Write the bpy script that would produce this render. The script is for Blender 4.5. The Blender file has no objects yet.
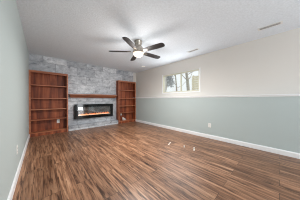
import bpy, bmesh, math, random
from mathutils import Vector, Matrix
random.seed(7)
C = bpy.context.scene.collection
SC = bpy.context.scene
PI = math.pi

# ------------------------------------------------------------------ camera
YAW = 0.7428
cd = bpy.data.cameras.new('camera'); cam = bpy.data.objects.new('camera', cd); C.objects.link(cam)
cd.sensor_width = 36.0; cd.lens = 119.19 / 300 * 36.0; cd.clip_start = 0.02; cd.clip_end = 200
cam.location = (0, 0, 1.0572)
cam.rotation_euler = (PI/2 - 0.0045, 0.0008, -YAW)
SC.camera = cam

# ------------------------------------------------------------------ view
SC.view_settings.view_transform = 'Standard'
SC.view_settings.look = 'None'
SC.view_settings.exposure = 0.02
SC.view_settings.gamma = 1.0
SC.view_settings.use_curve_mapping = False
SC.cycles.filter_width = 1.1

# ------------------------------------------------------------------ sky: bright overcast
W = bpy.data.worlds.new('overcast_sky'); SC.world = W; W.use_nodes = True
bg = W.node_tree.nodes['Background']
bg.inputs['Color'].default_value = (0.93, 0.97, 1.0, 1); bg.inputs['Strength'].default_value = 1.15

def area(name, loc, rot, sx, sy, power, color):
    l = bpy.data.lights.new(name, 'AREA'); l.shape = 'RECTANGLE'; l.size = sx; l.size_y = sy
    l.energy = power; l.color = color
    o = bpy.data.objects.new(name, l); o.location = loc; o.rotation_euler = rot; C.objects.link(o)
    return o
# daylight through the patio door in the wall behind the photographer
area('patio_door_daylight', (2.72, -2.93, 1.05), (PI/2, 0, 0), 0.45, 2.0, 36, (0.93, 0.97, 1.0))
# added soft fill, coming in at a made-up opening in the same wall
area('rear_fill', (0.9, -2.93, 1.45), (PI/2, 0, 0), 1.9, 1.3, 35, (0.93, 0.97, 1.0))
# daylight coming in at the basement window
area('basement_window_daylight', (3.562, 2.40, 1.66), (0, PI/2, 0), 0.60, 1.4, 16, (0.93, 0.97, 1.0))
# added up-facing fill behind the camera, brightens the ceiling
area('ceiling_fill', (0.9, -1.2, 0.7), (PI, 0, 0), 2.0, 2.0, 16, (0.93, 0.97, 1.0))
# the bulbs of the ceiling fan: most of it shines down out of the bowl
area('fan_bulbs', (1.660, 2.205, 2.025), (0, 0, 0), 0.2, 0.2, 50, (1.0, 0.98, 0.95))
gl = bpy.data.lights.new('fan_bowl_glow', 'POINT'); gl.energy = 26; gl.color = (1.0, 0.98, 0.95); gl.shadow_soft_size = .22
glo = bpy.data.objects.new('fan_bowl_glow', gl); glo.location = (1.660, 2.205, 1.90); C.objects.link(glo)

# ------------------------------------------------------------------ room numbers
XL, XR, XU, XS = -0.2412, 3.392, 3.577, 3.405     # left wall, lower right wall, upper right wall, stone end
D, H, YB = 4.95, 2.40, -3.0
XO = 3.80                                          # outer face of right wall

# ------------------------------------------------------------------ materials
def lin(c): return tuple(((v/255)/12.92 if v/255 <= .04045 else ((v/255+.055)/1.055)**2.4) for v in c) + (1,)
def mat(name, rgb, rough=.5, metal=0, bump=0, bscale=40, var=0, vscale=4, spec=None, emit=None, estr=0):
    m = bpy.data.materials.new(name); m.use_nodes = True
    nt = m.node_tree; b = nt.nodes['Principled BSDF']
    b.inputs['Roughness'].default_value = rough; b.inputs['Metallic'].default_value = metal
    b.inputs['Base Color'].default_value = lin(rgb)
    if spec is not None: b.inputs['Specular IOR Level'].default_value = spec
    if emit: b.inputs['Emission Color'].default_value = lin(emit); b.inputs['Emission Strength'].default_value = estr
    tc = nt.nodes.new('ShaderNodeTexCoord')
    if var:
        n = nt.nodes.new('ShaderNodeTexNoise'); n.inputs['Scale'].default_value = vscale; n.inputs['Detail'].default_value = 6
        nt.links.new(tc.outputs['Object'], n.inputs['Vector'])
        r = nt.nodes.new('ShaderNodeValToRGB')
        r.color_ramp.elements[0].position = .3; r.color_ramp.elements[1].position = .7
        r.color_ramp.elements[0].color = lin([max(0, v*(1-var)) for v in rgb]); r.color_ramp.elements[1].color = lin([min(255, v*(1+var)) for v in rgb])
        nt.links.new(n.outputs['Fac'], r.inputs['Fac']); nt.links.new(r.outputs['Color'], b.inputs['Base Color'])
    if bump:
        n = nt.nodes.new('ShaderNodeTexNoise'); n.inputs['Scale'].default_value = bscale; n.inputs['Detail'].default_value = 4
        nt.links.new(tc.outputs['Object'], n.inputs['Vector'])
        bp = nt.nodes.new('ShaderNodeBump'); bp.inputs['Strength'].default_value = bump; bp.inputs['Distance'].default_value = .01
        nt.links.new(n.outputs['Fac'], bp.inputs['Height']); nt.links.new(bp.outputs['Normal'], b.inputs['Normal'])
    return m

M_sage = mat('sage_green_paint', (184, 195, 194), .55, bump=.08, bscale=120)
M_beige = mat('beige_paint', (217, 213, 207), .6, bump=.08, bscale=120)
M_ceil = mat('knockdown_ceiling', (226, 233, 240), .8, bump=.55, bscale=55, var=.025, vscale=38)
M_white = mat('white_trim_paint', (238, 239, 240), .35)
M_vinyl = mat('ivory_vinyl', (222, 220, 203), .3)
M_black = mat('black_metal', (12, 12, 14), .3)
M_cavity = mat('charcoal_firebox', (60, 57, 56), .45, var=.12, vscale=9)
M_nickel = mat('brushed_nickel', (176, 168, 158), .28, metal=1, var=.06, vscale=30)
M_bowl = mat('frosted_lamp_glass', (250, 240, 225), .35, emit=(255, 232, 205), estr=.75)
M_plastic = mat('white_plastic', (235, 234, 230), .35)
M_slot = mat('dark_slot', (10, 10, 10), .6)
M_ventmetal = mat('vent_enamel', (225, 225, 224), .4)
M_paper_sun = mat('paper_and_sun_sliver', (250, 248, 244), .6)  # white for the crumpled paper and for the sunlight slivers on the floor
M_lens = mat('ceiling_light_lens', (250, 250, 248), .4, emit=(255, 250, 240), estr=.35)
M_bark = mat('grey_bark', (172, 166, 154), .9, bump=.5, bscale=20, var=.2, vscale=12)
M_shrub = mat('grey_shrub_leaf', (196, 198, 200), .8, var=.2, vscale=15)
M_snow = mat('pale_gravel', (235, 235, 232), .9, var=.03, vscale=5)
M_fence = mat('bleached_fence_board', (226, 216, 190), .8, var=.06, vscale=10)
M_flame = mat('flame', (255, 150, 60), .5, emit=(255, 140, 60), estr=1.3)
M_ember = mat('glowing_crystal', (255, 225, 190), .3, emit=(255, 205, 160), estr=1.25)

def node(nt, t, **kw):
    n = nt.nodes.new(t)
    for k, v in kw.items(): setattr(n, k, v)
    return n

def mat_floor():
    m = bpy.data.materials.new('rustic_plank_laminate'); m.use_nodes = True
    nt = m.node_tree; L = nt.links.new; b = nt.nodes['Principled BSDF']
    tc = node(nt, 'ShaderNodeTexCoord')
    mp = node(nt, 'ShaderNodeMapping'); mp.inputs['Rotation'].default_value = (0, 0, PI/2)
    L(tc.outputs['Object'], mp.inputs['Vector'])
    br = node(nt, 'ShaderNodeTexBrick'); br.offset = .37; br.offset_frequency = 2
    br.inputs['Scale'].default_value = 1; br.inputs['Brick Width'].default_value = 1.25; br.inputs['Row Height'].default_value = .165
    br.inputs['Mortar Size'].default_value = .0022; br.inputs['Mortar Smooth'].default_value = .3; br.inputs['Bias'].default_value = 0
    br.inputs['Color1'].default_value = (0, 0, 0, 1); br.inputs['Color2'].default_value = (1, 1, 1, 1); br.inputs['Mortar'].default_value = (.5, .5, .5, 1)
    L(mp.outputs['Vector'], br.inputs['Vector'])
    # grain, shifted from plank to plank
    mul = node(nt, 'ShaderNodeMath', operation='MULTIPLY'); mul.inputs[1].default_value = 23
    L(br.outputs['Color'], mul.inputs[0])
    g = node(nt, 'ShaderNodeMapping'); g.inputs['Scale'].default_value = (.75, 15, 1)
    L(mp.outputs['Vector'], g.inputs['Vector'])
    n1 = node(nt, 'ShaderNodeTexNoise', noise_dimensions='4D'); n1.inputs['Scale'].default_value = 2.0; n1.inputs['Detail'].default_value = 7; n1.inputs['Roughness'].default_value = .62; n1.inputs['Distortion'].default_value = .9
    L(g.outputs['Vector'], n1.inputs['Vector']); L(mul.outputs[0], n1.inputs['W'])
    g2 = node(nt, 'ShaderNodeMapping'); g2.inputs['Scale'].default_value = (2.6, 28, 1)
    L(mp.outputs['Vector'], g2.inputs['Vector'])
    n2 = node(nt, 'ShaderNodeTexNoise', noise_dimensions='4D'); n2.inputs['Scale'].default_value = 1.6; n2.inputs['Detail'].default_value = 5
    n2.inputs['Distortion'].default_value = 1.2
    L(g2.outputs['Vector'], n2.inputs['Vector']); L(mul.outputs[0], n2.inputs['W'])
    r1 = node(nt, 'ShaderNodeValToRGB'); e = r1.color_ramp.elements
    e[0].position = .30; e[0].color = lin(FL[0]); e[1].position = .72; e[1].color = lin(FL[3])
    x = e.new(.43); x.color = lin(FL[1]); x = e.new(.54); x.color = lin(FL[2])
    L(n1.outputs['Fac'], r1.inputs['Fac'])
    # tone of each plank
    r2 = node(nt, 'ShaderNodeValToRGB'); e = r2.color_ramp.elements
    e[0].position = 0; e[0].color = (.80, .78, .77, 1); e[1].position = 1; e[1].color = (1.15, 1.13, 1.12, 1)
    L(br.outputs['Color'], r2.inputs['Fac'])
    mx = node(nt, 'ShaderNodeMixRGB', blend_type='MULTIPLY'); mx.inputs['Fac'].default_value = 1
    L(r1.outputs['Color'], mx.inputs[1]); L(r2.outputs['Color'], mx.inputs[2])
    # dark rustic cracks and knots
    r3 = node(nt, 'ShaderNodeValToRGB'); e = r3.color_ramp.elements
    e[0].position = .35; e[0].color = (.16, .13, .12, 1); e[1].position = .47; e[1].color = (1, 1, 1, 1)
    L(n2.outputs['Fac'], r3.inputs['Fac'])
    mx2 = node(nt, 'ShaderNodeMixRGB', blend_type='MULTIPLY'); mx2.inputs['Fac'].default_value = .85
    L(mx.outputs['Color'], mx2.inputs[1]); L(r3.outputs['Color'], mx2.inputs[2])
    mx3 = node(nt, 'ShaderNodeMixRGB'); L(br.outputs['Fac'], mx3.inputs['Fac']); mx3.inputs[2].default_value = lin((52, 38, 30))
    L(mx2.outputs['Color'], mx3.inputs[1]); L(mx3.outputs['Color'], b.inputs['Base Color'])
    b.inputs['Roughness'].default_value = .36; b.inputs['Specular IOR Level'].default_value = .4
    bp = node(nt, 'ShaderNodeBump'); bp.inputs['Strength'].default_value = .12; bp.inputs['Distance'].default_value = .004
    L(n2.outputs['Fac'], bp.inputs['Height']); L(bp.outputs['Normal'], b.inputs['Normal'])
    return m
FL = [(58, 38, 29), (115, 81, 60), (152, 113, 86), (188, 149, 119)]

def mat_wood(name, c0, c1, c2, axis='Z', rough=.35):
    m = bpy.data.materials.new(name); m.use_nodes = True
    nt = m.node_tree; L = nt.links.new; b = nt.nodes['Principled BSDF']
    tc = node(nt, 'ShaderNodeTexCoord'); mp = node(nt, 'ShaderNodeMapping')
    s = {'Z': (11, 11, .9), 'X': (.9, 11, 14)}[axis]; mp.inputs['Scale'].default_value = s
    L(tc.outputs['Object'], mp.inputs['Vector'])
    n = node(nt, 'ShaderNodeTexNoise'); n.inputs['Scale'].default_value = 1.0; n.inputs['Detail'].default_value = 6; n.inputs['Distortion'].default_value = .5
    L(mp.outputs['Vector'], n.inputs['Vector'])
    r = node(nt, 'ShaderNodeValToRGB'); e = r.color_ramp.elements
    e[0].position = .3; e[0].color = lin(c0); e[1].position = .7; e[1].color = lin(c2); x = e.new(.5); x.color = lin(c1)
    L(n.outputs['Fac'], r.inputs['Fac']); L(r.outputs['Color'], b.inputs['Base Color'])
    b.inputs['Roughness'].default_value = rough
    return m

def mat_stone():
    m = bpy.data.materials.new('grey_stone_tile'); m.use_nodes = True
    nt = m.node_tree; L = nt.links.new; b = nt.nodes['Principled BSDF']
    tc = node(nt, 'ShaderNodeTexCoord')
    mp = node(nt, 'ShaderNodeMapping'); mp.inputs['Rotation'].default_value = (-PI/2, 0, 0)   # z -> brick rows
    mp.vector_type = 'POINT'
    sep = node(nt, 'ShaderNodeSeparateXYZ'); cmb = node(nt, 'ShaderNodeCombineXYZ')
    ax = node(nt, 'ShaderNodeMath', operation='ADD'); ax.inputs[1].default_value = .55
    az = node(nt, 'ShaderNodeMath', operation='ADD'); az.inputs[1].default_value = -.07
    L(tc.outputs['Object'], sep.inputs[0]); L(sep.outputs['X'], ax.inputs[0]); L(sep.outputs['Z'], az.inputs[0])
    L(ax.outputs[0], cmb.inputs[0]); L(az.outputs[0], cmb.inputs[1])
    br = node(nt, 'ShaderNodeTexBrick'); br.offset = .5
    br.inputs['Scale'].default_value = 1; br.inputs['Brick Width'].default_value = .61; br.inputs['Row Height'].default_value = .305
    br.inputs['Mortar Size'].default_value = .004; br.inputs['Mortar Smooth'].default_value = .2
    br.inputs['Color1'].default_value = (0, 0, 0, 1); br.inputs['Color2'].default_value = (1, 1, 1, 1); br.inputs['Mortar'].default_value = (.5, .5, .5, 1)
    L(cmb.outputs[0], br.inputs['Vector'])
    mul = node(nt, 'ShaderNodeMath', operation='MULTIPLY'); mul.inputs[1].default_value = 17; L(br.outputs['Color'], mul.inputs[0])
    m2 = node(nt, 'ShaderNodeMapping'); m2.inputs['Scale'].default_value = (3.6, 3.6, 5.2); L(tc.outputs['Object'], m2.inputs['Vector'])
    n = node(nt, 'ShaderNodeTexNoise', noise_dimensions='4D'); n.inputs['Scale'].default_value = 1.7; n.inputs['Detail'].default_value = 8; n.inputs['Roughness'].default_value = .68; n.inputs['Distortion'].default_value = .8
    L(m2.outputs['Vector'], n.inputs['Vector']); L(mul.outputs[0], n.inputs['W'])
    r = node(nt, 'ShaderNodeValToRGB'); e = r.color_ramp.elements
    e[0].position = .30; e[0].color = lin(ST[0]); e[1].position = .66; e[1].color = lin(ST[2]); x = e.new(.46); x.color = lin(ST[1])
    L(n.outputs['Fac'], r.inputs['Fac'])
    r2 = node(nt, 'ShaderNodeValToRGB'); e = r2.color_ramp.elements
    e[0].color = (.64, .66, .69, 1); e[1].color = (1.12, 1.12, 1.12, 1); L(br.outputs['Color'], r2.inputs['Fac'])
    mx = node(nt, 'ShaderNodeMixRGB', blend_type='MULTIPLY'); mx.inputs['Fac'].default_value = 1
    L(r.outputs['Color'], mx.inputs[1]); L(r2.outputs['Color'], mx.inputs[2])
    mx3 = node(nt, 'ShaderNodeMixRGB'); L(br.outputs['Fac'], mx3.inputs['Fac']); mx3.inputs[2].default_value = lin((112, 115, 119))
    L(mx.outputs['Color'], mx3.inputs[1]); L(mx3.outputs['Color'], b.inputs['Base Color'])
    b.inputs['Roughness'].default_value = .5
    return m
ST = [(122, 125, 130), (186, 188, 192), (224, 225, 227)]

M_floor = mat_floor(); M_stone = mat_stone()
M_case = mat_wood('cherry_veneer', (78, 30, 12), (128, 60, 30), (172, 94, 54), 'Z', .6)
M_shelf = mat_wood('cherry_veneer_lit', (142, 76, 46), (166, 98, 64), (190, 124, 88), 'X', .45)  # lighter cherry: highlights on the shelf edges are put into the colour
M_mantel = mat_wood('cherry_mantel', (112, 62, 40), (150, 92, 64), (182, 126, 98), 'X', .25)
M_blade = mat_wood('dark_walnut_blade', (24, 18, 18), (33, 25, 24), (43, 33, 31), 'X', .5)

def mat_glass(name, tint, refl, rough=0.02):
    m = bpy.data.materials.new(name); m.use_nodes = True
    nt = m.node_tree; nt.nodes.remove(nt.nodes['Principled BSDF']); out = nt.nodes['Material Output']
    t = node(nt, 'ShaderNodeBsdfTransparent'); t.inputs['Color'].default_value = tint
    g = node(nt, 'ShaderNodeBsdfGlossy'); g.inputs['Roughness'].default_value = rough; g.inputs['Color'].default_value = (1, 1, 1, 1)
    mx = node(nt, 'ShaderNodeMixShader'); mx.inputs['Fac'].default_value = refl
    nt.links.new(t.outputs[0], mx.inputs[1]); nt.links.new(g.outputs[0], mx.inputs[2]); nt.links.new(mx.outputs[0], out.inputs['Surface'])
    return m
M_winglass = mat_glass('window_glass', (.97, .98, .97, 1), .08)
M_fireglass = mat_glass('smoked_fire_glass', (.8, .78, .78, 1), .09, .03)
M_gloss = mat('black_glass', (6, 7, 9), .05, spec=.3)

# ------------------------------------------------------------------ mesh helpers
def bx(bm, x0, y0, z0, x1, y1, z1, bev=0):
    vs = [bm.verts.new(p) for p in [(x0,y0,z0),(x1,y0,z0),(x1,y1,z0),(x0,y1,z0),(x0,y0,z1),(x1,y0,z1),(x1,y1,z1),(x0,y1,z1)]]
    fs = [bm.faces.new([vs[i] for i in f]) for f in [(0,3,2,1),(4,5,6,7),(0,1,5,4),(1,2,6,5),(2,3,7,6),(3,0,4,7)]]
    if bev:
        es = list({e for f in fs for e in f.edges})
        bmesh.ops.bevel(bm, geom=es, offset=bev, segments=2, affect='EDGES', profile=.5)
def lathe(bm, prof, n=32, c=(0,0,0)):
    rings = []
    for r, z in prof:
        if r < 1e-5: rings.append([bm.verts.new((c[0], c[1], c[2]+z))])
        else: rings.append([bm.verts.new((c[0]+r*math.cos(2*PI*i/n), c[1]+r*math.sin(2*PI*i/n), c[2]+z)) for i in range(n)])
    for a, b in zip(rings, rings[1:]):
        for i in range(n):
            j = (i+1) % n
            if len(a) == 1 and len(b) == 1: continue
            if len(a) == 1: bm.faces.new((a[0], b[j], b[i]))
            elif len(b) == 1: bm.faces.new((a[i], a[j], b[0]))
            else: bm.faces.new((a[i], a[j], b[j], b[i]))
def tube(bm, pts, rads, n=8):
    pts = [Vector(p) for p in pts]; rings = []
    for k, p in enumerate(pts):
        d = (pts[min(k+1, len(pts)-1)] - pts[max(k-1, 0)]).normalized()
        u = d.cross(Vector((0,1,.01)) if abs(d.y) < .9 else Vector((1,0,0))).normalized(); v = d.cross(u)
        rings.append([bm.verts.new(p + rads[k]*(math.cos(2*PI*i/n)*u + math.sin(2*PI*i/n)*v)) for i in range(n)])
    for a, b in zip(rings, rings[1:]):
        for i in range(n): bm.faces.new((a[i], a[(i+1)%n], b[(i+1)%n], b[i]))
    bm.faces.new(rings[0]); bm.faces.new(rings[-1])
def prism(bm, poly, f0, f1):     # poly of 2-D points; f0/f1 map a point to 3-D at either end
    a = [bm.verts.new(f0(p)) for p in poly]; b = [bm.verts.new(f1(p)) for p in poly]; n = len(poly)
    bm.faces.new(a); bm.faces.new(b[::-1])
    for i in range(n): bm.faces.new((a[i], b[i], b[(i+1)%n], a[(i+1)%n]))
def obj(name, bm, m, parent=None, smooth=False):
    bmesh.ops.recalc_face_normals(bm, faces=bm.faces)
    me = bpy.data.meshes.new(name); bm.to_mesh(me); bm.free()
    me.materials.append(m)
    if smooth:
        for p in me.polygons: p.use_smooth = True
        try: me.set_sharp_from_angle(angle=math.radians(40))
        except Exception: pass
    o = bpy.data.objects.new(name, me); C.objects.link(o)
    if parent: o.parent = parent
    return o
def box(name, b, m, parent=None, bev=0):
    bm = bmesh.new(); bx(bm, *b, bev=bev); return obj(name, bm, m, parent)
def struct(o): o['kind'] = 'structure'; return o
def thing(name, label, cat, loc=(0,0,0), rz=0, group=None):
    o = bpy.data.objects.new(name, None); o.empty_display_size = .05; C.objects.link(o)
    o.location = loc; o.rotation_euler = (0, 0, rz); o['label'] = label; o['category'] = cat
    if group: o['group'] = group
    return o
def tag(o, label, cat, group=None):
    o['label'] = label; o['category'] = cat
    if group: o['group'] = group
    return o
def copy_tree(o, parent=None):
    c = o.copy(); C.objects.link(c)
    if parent: c.parent = parent
    for ch in [x for x in bpy.data.objects if x.parent == o]: copy_tree(ch, c)
    return c

# ------------------------------------------------------------------ the room
struct(box('floor', (XL-.2, YB-.2, -.1, XO, D+.2, 0), M_floor))
struct(box('ceiling', (XL-.2, YB-.2, H, XO, D+.2, H+.15), M_ceil))
struct(box('wall_left', (XL-.2, YB, 0, XL, D+.2, H), M_sage))
wb = struct(box('wall_back', (XL, D, 0, XO, D+.2, H), M_beige))
box('stone_facing', (XL, D-.012, 0, XS, D, H), M_stone, wb)
# wall behind the photographer with a patio door and an opening added for the rear fill
bm = bmesh.new()
for b in [(XL,YB-.2,0,-.1,YB,H), (-.1,YB-.2,0,1.9,YB,.75), (-.1,YB-.2,2.15,1.9,YB,H), (1.9,YB-.2,0,2.3,YB,H), (2.3,YB-.2,2.1,3.15,YB,H), (3.15,YB-.2,0,XO,YB,H)]: bx(bm, *b)
struct(obj('wall_front', bm, M_beige))
# right wall: recessed upper wall with a window opening, thicker lower wall under a ledge
WY0, WY1, WZ0, WZ1 = 1.66, 3.14, 1.315, 1.995
bm = bmesh.new()
for b in [(XU,YB,1.05,XO,WY0,H), (XU,WY1,1.05,XO,D,H), (XU,WY0,1.05,XO,WY1,WZ0), (XU,WY0,WZ1,XO,WY1,H)]: bx(bm, *b)
wr = struct(obj('wall_right', bm, M_beige))
box('lower_wall', (XR, YB, 0, XU, D, 1.112), M_sage, wr)
bx_l = (XR-.022, YB, 1.135, XU, D, 1.158)
bm = bmesh.new(); bx(bm, *bx_l, bev=.004); bx(bm, XR-.010, YB, 1.112, XR+.05, D, 1.135)
struct(obj('trim_1', bm, M_white))
def baseboard(name, f0, f1):
    bm = bmesh.new(); prism(bm, [(0,0),(.016,0),(.016,.075),(.012,.088),(.006,.095),(0,.095)], f0, f1); struct(obj(name, bm, M_white))
baseboard('baseboard_right', lambda p: (XR-p[0], YB, p[1]), lambda p: (XR-p[0], D, p[1]))
baseboard('baseboard_left', lambda p: (XL+p[0], YB, p[1]), lambda p: (XL+p[0], D-.25, p[1]))

# window
w = struct(bpy.data.objects.new('window_1', None)); C.objects.link(w)
bm = bmesh.new(); cw = .028     # flat casing round the opening
for b in [(XU-.012,WY0-cw,WZ0-cw,XU+.002,WY0,WZ1+cw), (XU-.012,WY1,WZ0-cw,XU+.002,WY1+cw,WZ1+cw), (XU-.012,WY0,WZ0-cw,XU+.002,WY1,WZ0), (XU-.012,WY0,WZ1,XU+.002,WY1,WZ1+.006)]: bx(bm, *b)
obj('casing', bm, M_white, w)
def ring(bm, x0, x1, y0, y1, z0, z1, t):
    for b in [(x0,y0,z0,x1,y0+t,z1), (x0,y1-t,z0,x1,y1,z1), (x0,y0+t,z0,x1,y1-t,z0+t), (x0,y0+t,z1-t,x1,y1-t,z1)]: bx(bm, *b)
bm = bmesh.new(); ring(bm, XU+.006, XU+.075, WY0, WY1, WZ0, WZ1, .018); obj('window_frame', bm, M_vinyl, w)
YM = 2.33
for y0, y1, x in [(WY0+.018, YM+.015, XU+.012), (YM-.015, WY1-.018, XU+.042)]:
    bm = bmesh.new(); ring(bm, x, x+.03, y0, y1, WZ0+.018, WZ1-.018, .019); s = obj('sash', bm, M_vinyl, w)
    box('window_pane', (x+.012, y0+.019, WZ0+.037, x+.017, y1-.019, WZ1-.037), M_winglass, s)

# ------------------------------------------------------------------ hearth and fireplace
h = box('stone_hearth', (.682, 4.752, 0, 2.486, D-.012, .162), M_stone, bev=.006)
tag(h, 'low grey stone hearth step on the floor under the electric fireplace', 'hearth')

FX0, FX1, FZ0, FZ1, FY = .868, 2.284, .358, .884, 4.83
f = thing('electric_fireplace', 'wide black wall-hung electric fireplace with glowing orange flames', 'fireplace', (1.576, 4.9, FZ0))
def rel(o, p): o.location = -Vector(p); return o      # parts are modelled in world coordinates
fo = (1.576, 4.9, FZ0)
IX0, IX1, IZ0, IZ1 = FX0+.11, FX1-.12, .475, .775
bm = bmesh.new()
for b in [(FX0+.01,FY+.012,FZ0+.01,IX0,D-.012,FZ1-.01), (IX1,FY+.012,FZ0+.01,FX1-.01,D-.012,FZ1-.01), (IX0,FY+.012,FZ0+.01,IX1,D-.012,IZ0), (IX0,FY+.012,IZ1,IX1,D-.012,FZ1-.01)]: bx(bm, *b)
rel(obj('housing', bm, M_black, f), fo)
bm = bmesh.new()
for b in [(FX0,FY,FZ0,IX0,FY+.012,FZ1), (IX1,FY,FZ0,FX1,FY+.012,FZ1), (IX0,FY,FZ0,IX1,FY+.012,IZ0), (IX0,FY,IZ1,IX1,FY+.012,FZ1)]: bx(bm, *b)
rel(obj('front_frame', bm, M_gloss, f), fo)['label'] = 'glossy black glass frame'
rel(box('firebox_back', (IX0, D-.02, IZ0, IX1, D-.013, IZ1), M_cavity, f), fo)
rel(box('glass_front', (IX0, FY+.002, IZ0, IX1, FY+.006, IZ1), M_fireglass, f), fo)
bm = bmesh.new()
for i in range(90):
    x = IX0+.02 + (IX1-IX0-.04)*random.random(); y = FY+.03+.06*random.random(); r = .005+.006*random.random()
    bmesh.ops.create_icosphere(bm, subdivisions=1, radius=r, matrix=Matrix.Translation((x, y, IZ0+.016+.012*random.random())))
bx(bm, IX0, FY+.02, IZ0, IX1, D-.02, IZ0+.016)
e = rel(obj('ember_bed', bm, M_ember, f), fo); e['kind'] = 'stuff'; e['label'] = 'glowing pale crystal ember bed'
bm = bmesh.new()
for i in range(46):
    x = IX0+.05 + (IX1-IX0-.09)*(i+random.random()*.7)/46; hh = random.choice([.018,.026,.036,.048]) * (1.35 if i > 34 else 1)
    s = random.uniform(-.012, .012)
    pts = [(x, FY+.06, IZ0+.02), (x+s, FY+.06, IZ0+.02+hh*.45), (x-s*.5, FY+.06, IZ0+.02+hh*.8), (x+s*.6, FY+.06, IZ0+.02+hh)]
    tube(bm, pts, [.011, .010, .005, .001], 6)
fl = rel(obj('flames', bm, M_flame, f, True), fo); fl['kind'] = 'stuff'; fl['label'] = 'row of orange flames'

# mantel shelf: crown profile with mitred ends, wide on top and narrow below
mt = thing('mantel_shelf', 'long reddish-brown wooden mantel shelf above the fireplace', 'mantel', (1.58, D-.012, 1.12))
mo = (1.58, D-.012, 1.12)
bm = bmesh.new()
prof = [(.085,1.122),(.098,1.128),(.105,1.142),(.122,1.158),(.145,1.182),(.160,1.205),(.168,1.215),(.168,1.224)]
MX0, MX1, yw = .80, 2.36, D-.012
rings = []
for d, z in prof:
    e2 = d*.45
    rings.append([bm.verts.new(p) for p in [(MX0-e2, yw, z), (MX0-e2, yw-d, z), (MX1+e2, yw-d, z), (MX1+e2, yw, z)]])
for a, b in zip(rings, rings[1:]):
    for i in range(4): bm.faces.new((a[i], a[(i+1)%4], b[(i+1)%4], b[i]))
bm.faces.new(rings[0]); bm.faces.new(rings[-1])
rel(obj('crown_moulding', bm, M_mantel, mt), mo)
rel(box('shelf_board', (MX0-.095, yw-.195, 1.224, MX1+.085, yw, 1.256), M_mantel, mt, bev=.004), mo)

# ------------------------------------------------------------------ bookcases
CW, CD, CH, T = .905, .215, 1.892, .022
SHELF = [1.487, 1.105, .775, .468]
def bookcase():
    t = thing('bookcase', 'tall empty reddish-brown bookcase beside the left wall, full view of its shelves', 'bookcase')
    box('side_panel', (0, .0, 0, T, CD, CH-.03), M_case, t)
    box('side_panel', (CW-T, .0, 0, CW, CD, CH-.03), M_case, t)
    box('back_panel', (T, CD-.008, .06, CW-T, CD, CH-.03), M_case, t)
    bm = bmesh.new(); bx(bm, -.004, -.012, CH-.032, CW+.004, CD, CH-.012, bev=.003); bx(bm, T, .004, CH-.062, CW-T, .022, CH-.032)
    bx(bm, 0, 0, CH-.012, CW, CD, CH)
    obj('top_board', bm, M_shelf, t)
    for z in SHELF: box('shelf', (T, .012, z-.024, CW-T, CD-.008, z), M_shelf, t, bev=.002)
    box('bottom_shelf', (T, .006, .085, CW-T, CD-.008, .105), M_shelf, t)
    box('plinth', (T, .008, 0, CW-T, .026, .085), M_case, t)
    for s in (0, 1):
        x0 = -.002 if s == 0 else CW-.034
        box('face_stile', (x0, -.010, 0, x0+.036, 0, CH-.034), M_shelf, t)
    return t
bc = bookcase(); bc.location = (XL+.003, D-.012-CD, 0)
bc2 = copy_tree(bc); bc2.location = (2.487, D-.012-CD, 0)
bc2['label'] = 'tall reddish-brown bookcase in the right corner beside the green half wall'
bc['group'] = bc2['group'] = 'matching wooden bookcases either side of the fireplace'

# ------------------------------------------------------------------ outlets
def outlet():
    t = thing('wall_outlet', 'white power outlet low on the green half wall right of the bookcase', 'outlet', group='white wall outlets')
    box('cover_plate', (-.036, -.006, -.058, .036, 0, .058), M_plastic, t, bev=.0025)
    for z in (-.021, .021):
        r = box('receptacle', (-.016, -.009, z-.014, .016, -.006, z+.014), M_plastic, t, bev=.002)
        bm = bmesh.new()
        bx(bm, -.008, -.0098, z-.004, -.006, -.009, z+.006); bx(bm, .006, -.0098, z-.004, .008, -.009, z+.006); bx(bm, -.002, -.0098, z-.010, .002, -.009, z-.006)
        obj('socket_slots', bm, M_slot, r)
    return t
ou = outlet(); ou.location = (XR, 1.294, .352); ou.rotation_euler.z = -PI/2
for loc, rz, lab in [((XL, 2.42, .375), PI/2, 'white outlet plate low on the pale left wall, seen nearly edge-on'),
                     ((.425, D-.020, .345), 0, 'white outlet inside the left bookcase on its back panel'),
                     ((2.725, D-.020, .385), 0, 'white outlet inside the right bookcase on its back panel')]:
    o = copy_tree(ou); o.location = loc; o.rotation_euler.z = rz; o['label'] = lab

# crumpled white paper on the bottom shelf of the right bookcase
bm = bmesh.new(); rnd = random.Random(3); g = {}
for i in range(8):
    for j in range(7):
        u, v = i/7, j/6
        g[i, j] = bm.verts.new((-.075+.15*u+rnd.uniform(-.008,.008), -.02+.05*v+.03*math.sin(u*5)+rnd.uniform(-.006,.006), .002+.15*v*(1-.55*u)+rnd.uniform(0,.012)))
for i in range(7):
    for j in range(6): bm.faces.new((g[i,j], g[i+1,j], g[i+1,j+1], g[i,j+1]))
bmesh.ops.solidify(bm, geom=bm.faces[:], thickness=.004)
p = obj('crumpled_paper', bm, M_paper_sun); p.location = (2.795, 4.80, .107)
tag(p, 'small crumpled white paper on the bottom shelf of the right bookcase', 'paper')

# ------------------------------------------------------------------ ceiling fan
FC = (1.660, 2.205)
fan = thing('ceiling_fan', 'five-blade ceiling fan with dark blades, nickel motor and glowing glass bowl', 'ceiling fan', (FC[0], FC[1], H))
bm = bmesh.new(); lathe(bm, [(0,0),(.088,0),(.092,-.008),(.086,-.016),(.084,-.075),(.080,-.085),(.070,-.11),(.072,-.13),(0,-.13)], 40); obj('ceiling_canopy', bm, M_nickel, fan, True)
bm = bmesh.new(); lathe(bm, [(0,-.125),(.085,-.13),(.108,-.15),(.112,-.165),(.112,-.205),(.118,-.212),(.122,-.225),(.122,-.265),(.116,-.272),(0,-.272)], 40); obj('motor_housing', bm, M_nickel, fan, True)
bm = bmesh.new(); lathe(bm, [(.114,-.270),(.118,-.285),(.114,-.305),(.098,-.330),(.070,-.350),(.035,-.361),(0,-.364)], 40); obj('glass_bowl', bm, M_bowl, fan, True)
ZBL = -.25
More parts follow.
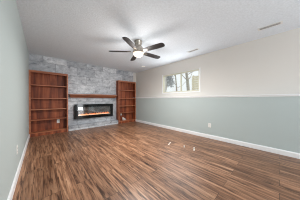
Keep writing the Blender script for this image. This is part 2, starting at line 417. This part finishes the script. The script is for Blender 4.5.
def blade(ang):
    # a rounded plank with chamfered tip, pitched
    out = []; n = 8
    pts = [(.175,-.052),(.30,-.066),(.45,-.070),(.60,-.070),(.640,-.062),(.660,-.040),(.668,-.005),(.664,.030),(.640,.058),(.60,.066),(.45,.068),(.30,.064),(.175,.052),(.165,.0)]
    bm = bmesh.new(); pitch = math.radians(PITCH)
    def f(zz):
        def g(p):
            x, y = p; y2 = y*math.cos(pitch) - zz*math.sin(pitch); z2 = y*math.sin(pitch) + zz*math.cos(pitch)
            return (x, y2, z2)
        return g
    prism(bm, pts, f(0), f(.009)); o = obj('blade', bm, M_blade, fan); o.location = (0, 0, ZBL); o.rotation_euler = (0, 0, ang)
    bm = bmesh.new()
    pts = [(.085,-.016),(.15,-.022),(.20,-.035),(.245,-.030),(.255,0),(.245,.030),(.20,.035),(.15,.022),(.085,.016)]
    prism(bm, pts, f(-.004), f(0)); q = obj('blade_iron', bm, M_nickel, o)
    return o
PITCH = -12
for k in range(5): blade(math.radians(67.8 + 72*k))
# ------------------------------------------------------------------ ceiling vents and light
def vent():
    t = thing('ceiling_vent', '', 'vent', group='white ceiling air vents')
    bm = bmesh.new()
    for b in [(-.16,-.055,-.006,.16,-.035,0), (-.16,.035,-.006,.16,.055,0), (-.16,-.035,-.006,-.135,.035,0), (.135,-.035,-.006,.16,.035,0)]: bx(bm, *b)
    obj('vent_frame', bm, M_ventmetal, t)
    box('duct_opening', (-.135, -.035, -.002, .135, .035, -.0005), M_slot, t)
    for k in range(2):
        y = -.016 + k*.026
        bm = bmesh.new(); prism(bm, [(y,-.0055),(y+.006,-.0035),(y+.0055,-.0025),(y-.0005,-.0045)], lambda p: (-.134, p[0], p[1]), lambda p: (.134, p[0], p[1])); obj('louvre', bm, M_ventmetal, t)
    return t
v1 = vent(); v1.location = (3.10, .131, H); v1.rotation_euler.z = PI/2
v2 = copy_tree(v1); v2.location = (3.09, 1.62, H)
v1['label'] = 'white ceiling air vent nearest the camera, above the right wall'
v2['label'] = 'white ceiling air vent above the basement window, farther away'
cl = thing('ceiling_light', 'small round white recessed light in the ceiling near the far corner', 'ceiling light', (3.07, 3.74, H))
bm = bmesh.new(); lathe(bm, [(.058,0),(.085,0),(.085,-.006),(.078,-.010),(.058,-.006),(.058,0)], 32); obj('trim_ring', bm, M_white, cl, True)
bm = bmesh.new(); lathe(bm, [(0,-.004),(.059,-.004),(.059,0),(0,0)], 32); obj('lens', bm, M_lens, cl)

# ------------------------------------------------------------------ slivers of sunlight on the floor, modelled as thin white strips
for x, y, a, l, lab in [(2.268, 1.78, 1.18, .17, 'sliver of sunlight on the floor built as a thin white strip, leftmost and tilted'),
                        (2.377, 1.45, 1.03, .12, 'sliver of sunlight on the floor built as a thin white strip, the middle and shortest of three'),
                        (2.411, 1.235, 1.10, .19, 'sliver of sunlight on the floor built as a thin white strip, rightmost and longest')]:
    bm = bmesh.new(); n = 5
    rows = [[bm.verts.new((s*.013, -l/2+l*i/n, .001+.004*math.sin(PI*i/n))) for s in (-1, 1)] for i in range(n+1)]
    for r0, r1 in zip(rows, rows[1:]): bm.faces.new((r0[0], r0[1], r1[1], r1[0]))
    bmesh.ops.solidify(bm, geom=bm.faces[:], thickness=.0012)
    o = obj('sun_sliver', bm, M_paper_sun); o.location = (x, y, .0015); o.rotation_euler.z = -a
    tag(o, lab, 'white strip', 'slivers of sunlight on the wood floor, built as white strips')

# ------------------------------------------------------------------ outside the basement window
gr = struct(box('ground', (XO, -6, 1.0, 16, 16, 1.2), M_snow))
def shrub(x, y, r, hh, lab, seed):
    t = thing('shrub', lab, 'shrub', (x, y, 1.2)); rn = random.Random(seed)
    bm = bmesh.new()
    for k in range(7):
        a = rn.uniform(0, 2*PI); q = rn.uniform(.2, .7)*r
        tube(bm, [(0,0,0), (q*.5*math.cos(a), q*.5*math.sin(a), hh*.5), (q*math.cos(a), q*math.sin(a), hh*.9)], [.02, .013, .005], 5)
    obj('stem', bm, M_bark, t)
    bm = bmesh.new()
    for k in range(3200):
        a = rn.uniform(0, 2*PI); b = rn.uniform(-.2, 1)*PI/2; q = rn.uniform(.55, 1)
        c = Vector((r*q*math.cos(a)*math.cos(b), r*q*math.sin(a)*math.cos(b), hh*.5+hh*.5*q*math.sin(b)))
        if c.z < .05: continue
        u = Vector((rn.uniform(-1,1), rn.uniform(-1,1), rn.uniform(-1,1))).normalized(); v = u.cross(Vector((rn.uniform(-1,1), .3, rn.uniform(-1,1)))).normalized()
        s = rn.uniform(.03, .055)
        bm.faces.new([bm.verts.new(c + u*s), bm.verts.new(c + v*s*.5), bm.verts.new(c - u*s), bm.verts.new(c - v*s*.5)])
    o = obj('foliage', bm, M_shrub, t); o['kind'] = 'stuff'
def tree(x, y, r, lean, lab, seed):
    t = thing('bare_tree', lab, 'tree', (x, y, 1.2)); rn = random.Random(seed)
    bm = bmesh.new(); top = (lean[0], lean[1], 3.2)
    tube(bm, [(0,0,-.1), (lean[0]*.2, lean[1]*.2, .8), (lean[0]*.6, lean[1]*.6, 1.9), top], [r*1.3, r, r*.8, r*.5], 10)
    obj('trunk', bm, M_bark, t, True)
    for k in range(5):
        z = rn.uniform(.5, 2.8); a = rn.uniform(0, 2*PI); q = rn.uniform(.5, 1.2); s = z/3.2
        bm = bmesh.new(); p0 = Vector((lean[0]*s*.85, lean[1]*s*.85, z))
        tube(bm, [p0, p0+Vector((q*.5*math.cos(a), q*.5*math.sin(a), .25)), p0+Vector((q*math.cos(a), q*math.sin(a), .8))], [r*.35, r*.22, r*.08], 6)
        obj('branch', bm, M_bark, t, True)
shrub(5.3, 4.50, .55, 1.6, 'dense grey shrub outside the left part of the window', 5)
tree(7.7, 5.32, .055, (.1, .35, 0), 'slim leaning bare tree outside the left pane of the window', 11)
tree(5.6, 3.15, .07, (.1, .45, 0), 'thicker grey tree trunk outside the right pane of the window', 12)
fe = thing('board_fence', 'bleached horizontal board fence seen through the right pane of the window', 'fence', (8.6, 3.4, 1.2))
bm = bmesh.new()
for k in range(9): bx(bm, 0, -3.2, .1+k*.17, .03, 1.2, .1+k*.17+.15)
obj('board_panel', bm, M_fence, fe)
for y in (-3.1, -1.0, 1.1): box('fence_post', (.03, y-.05, 0, .12, y+.05, 1.7), M_fence, fe)
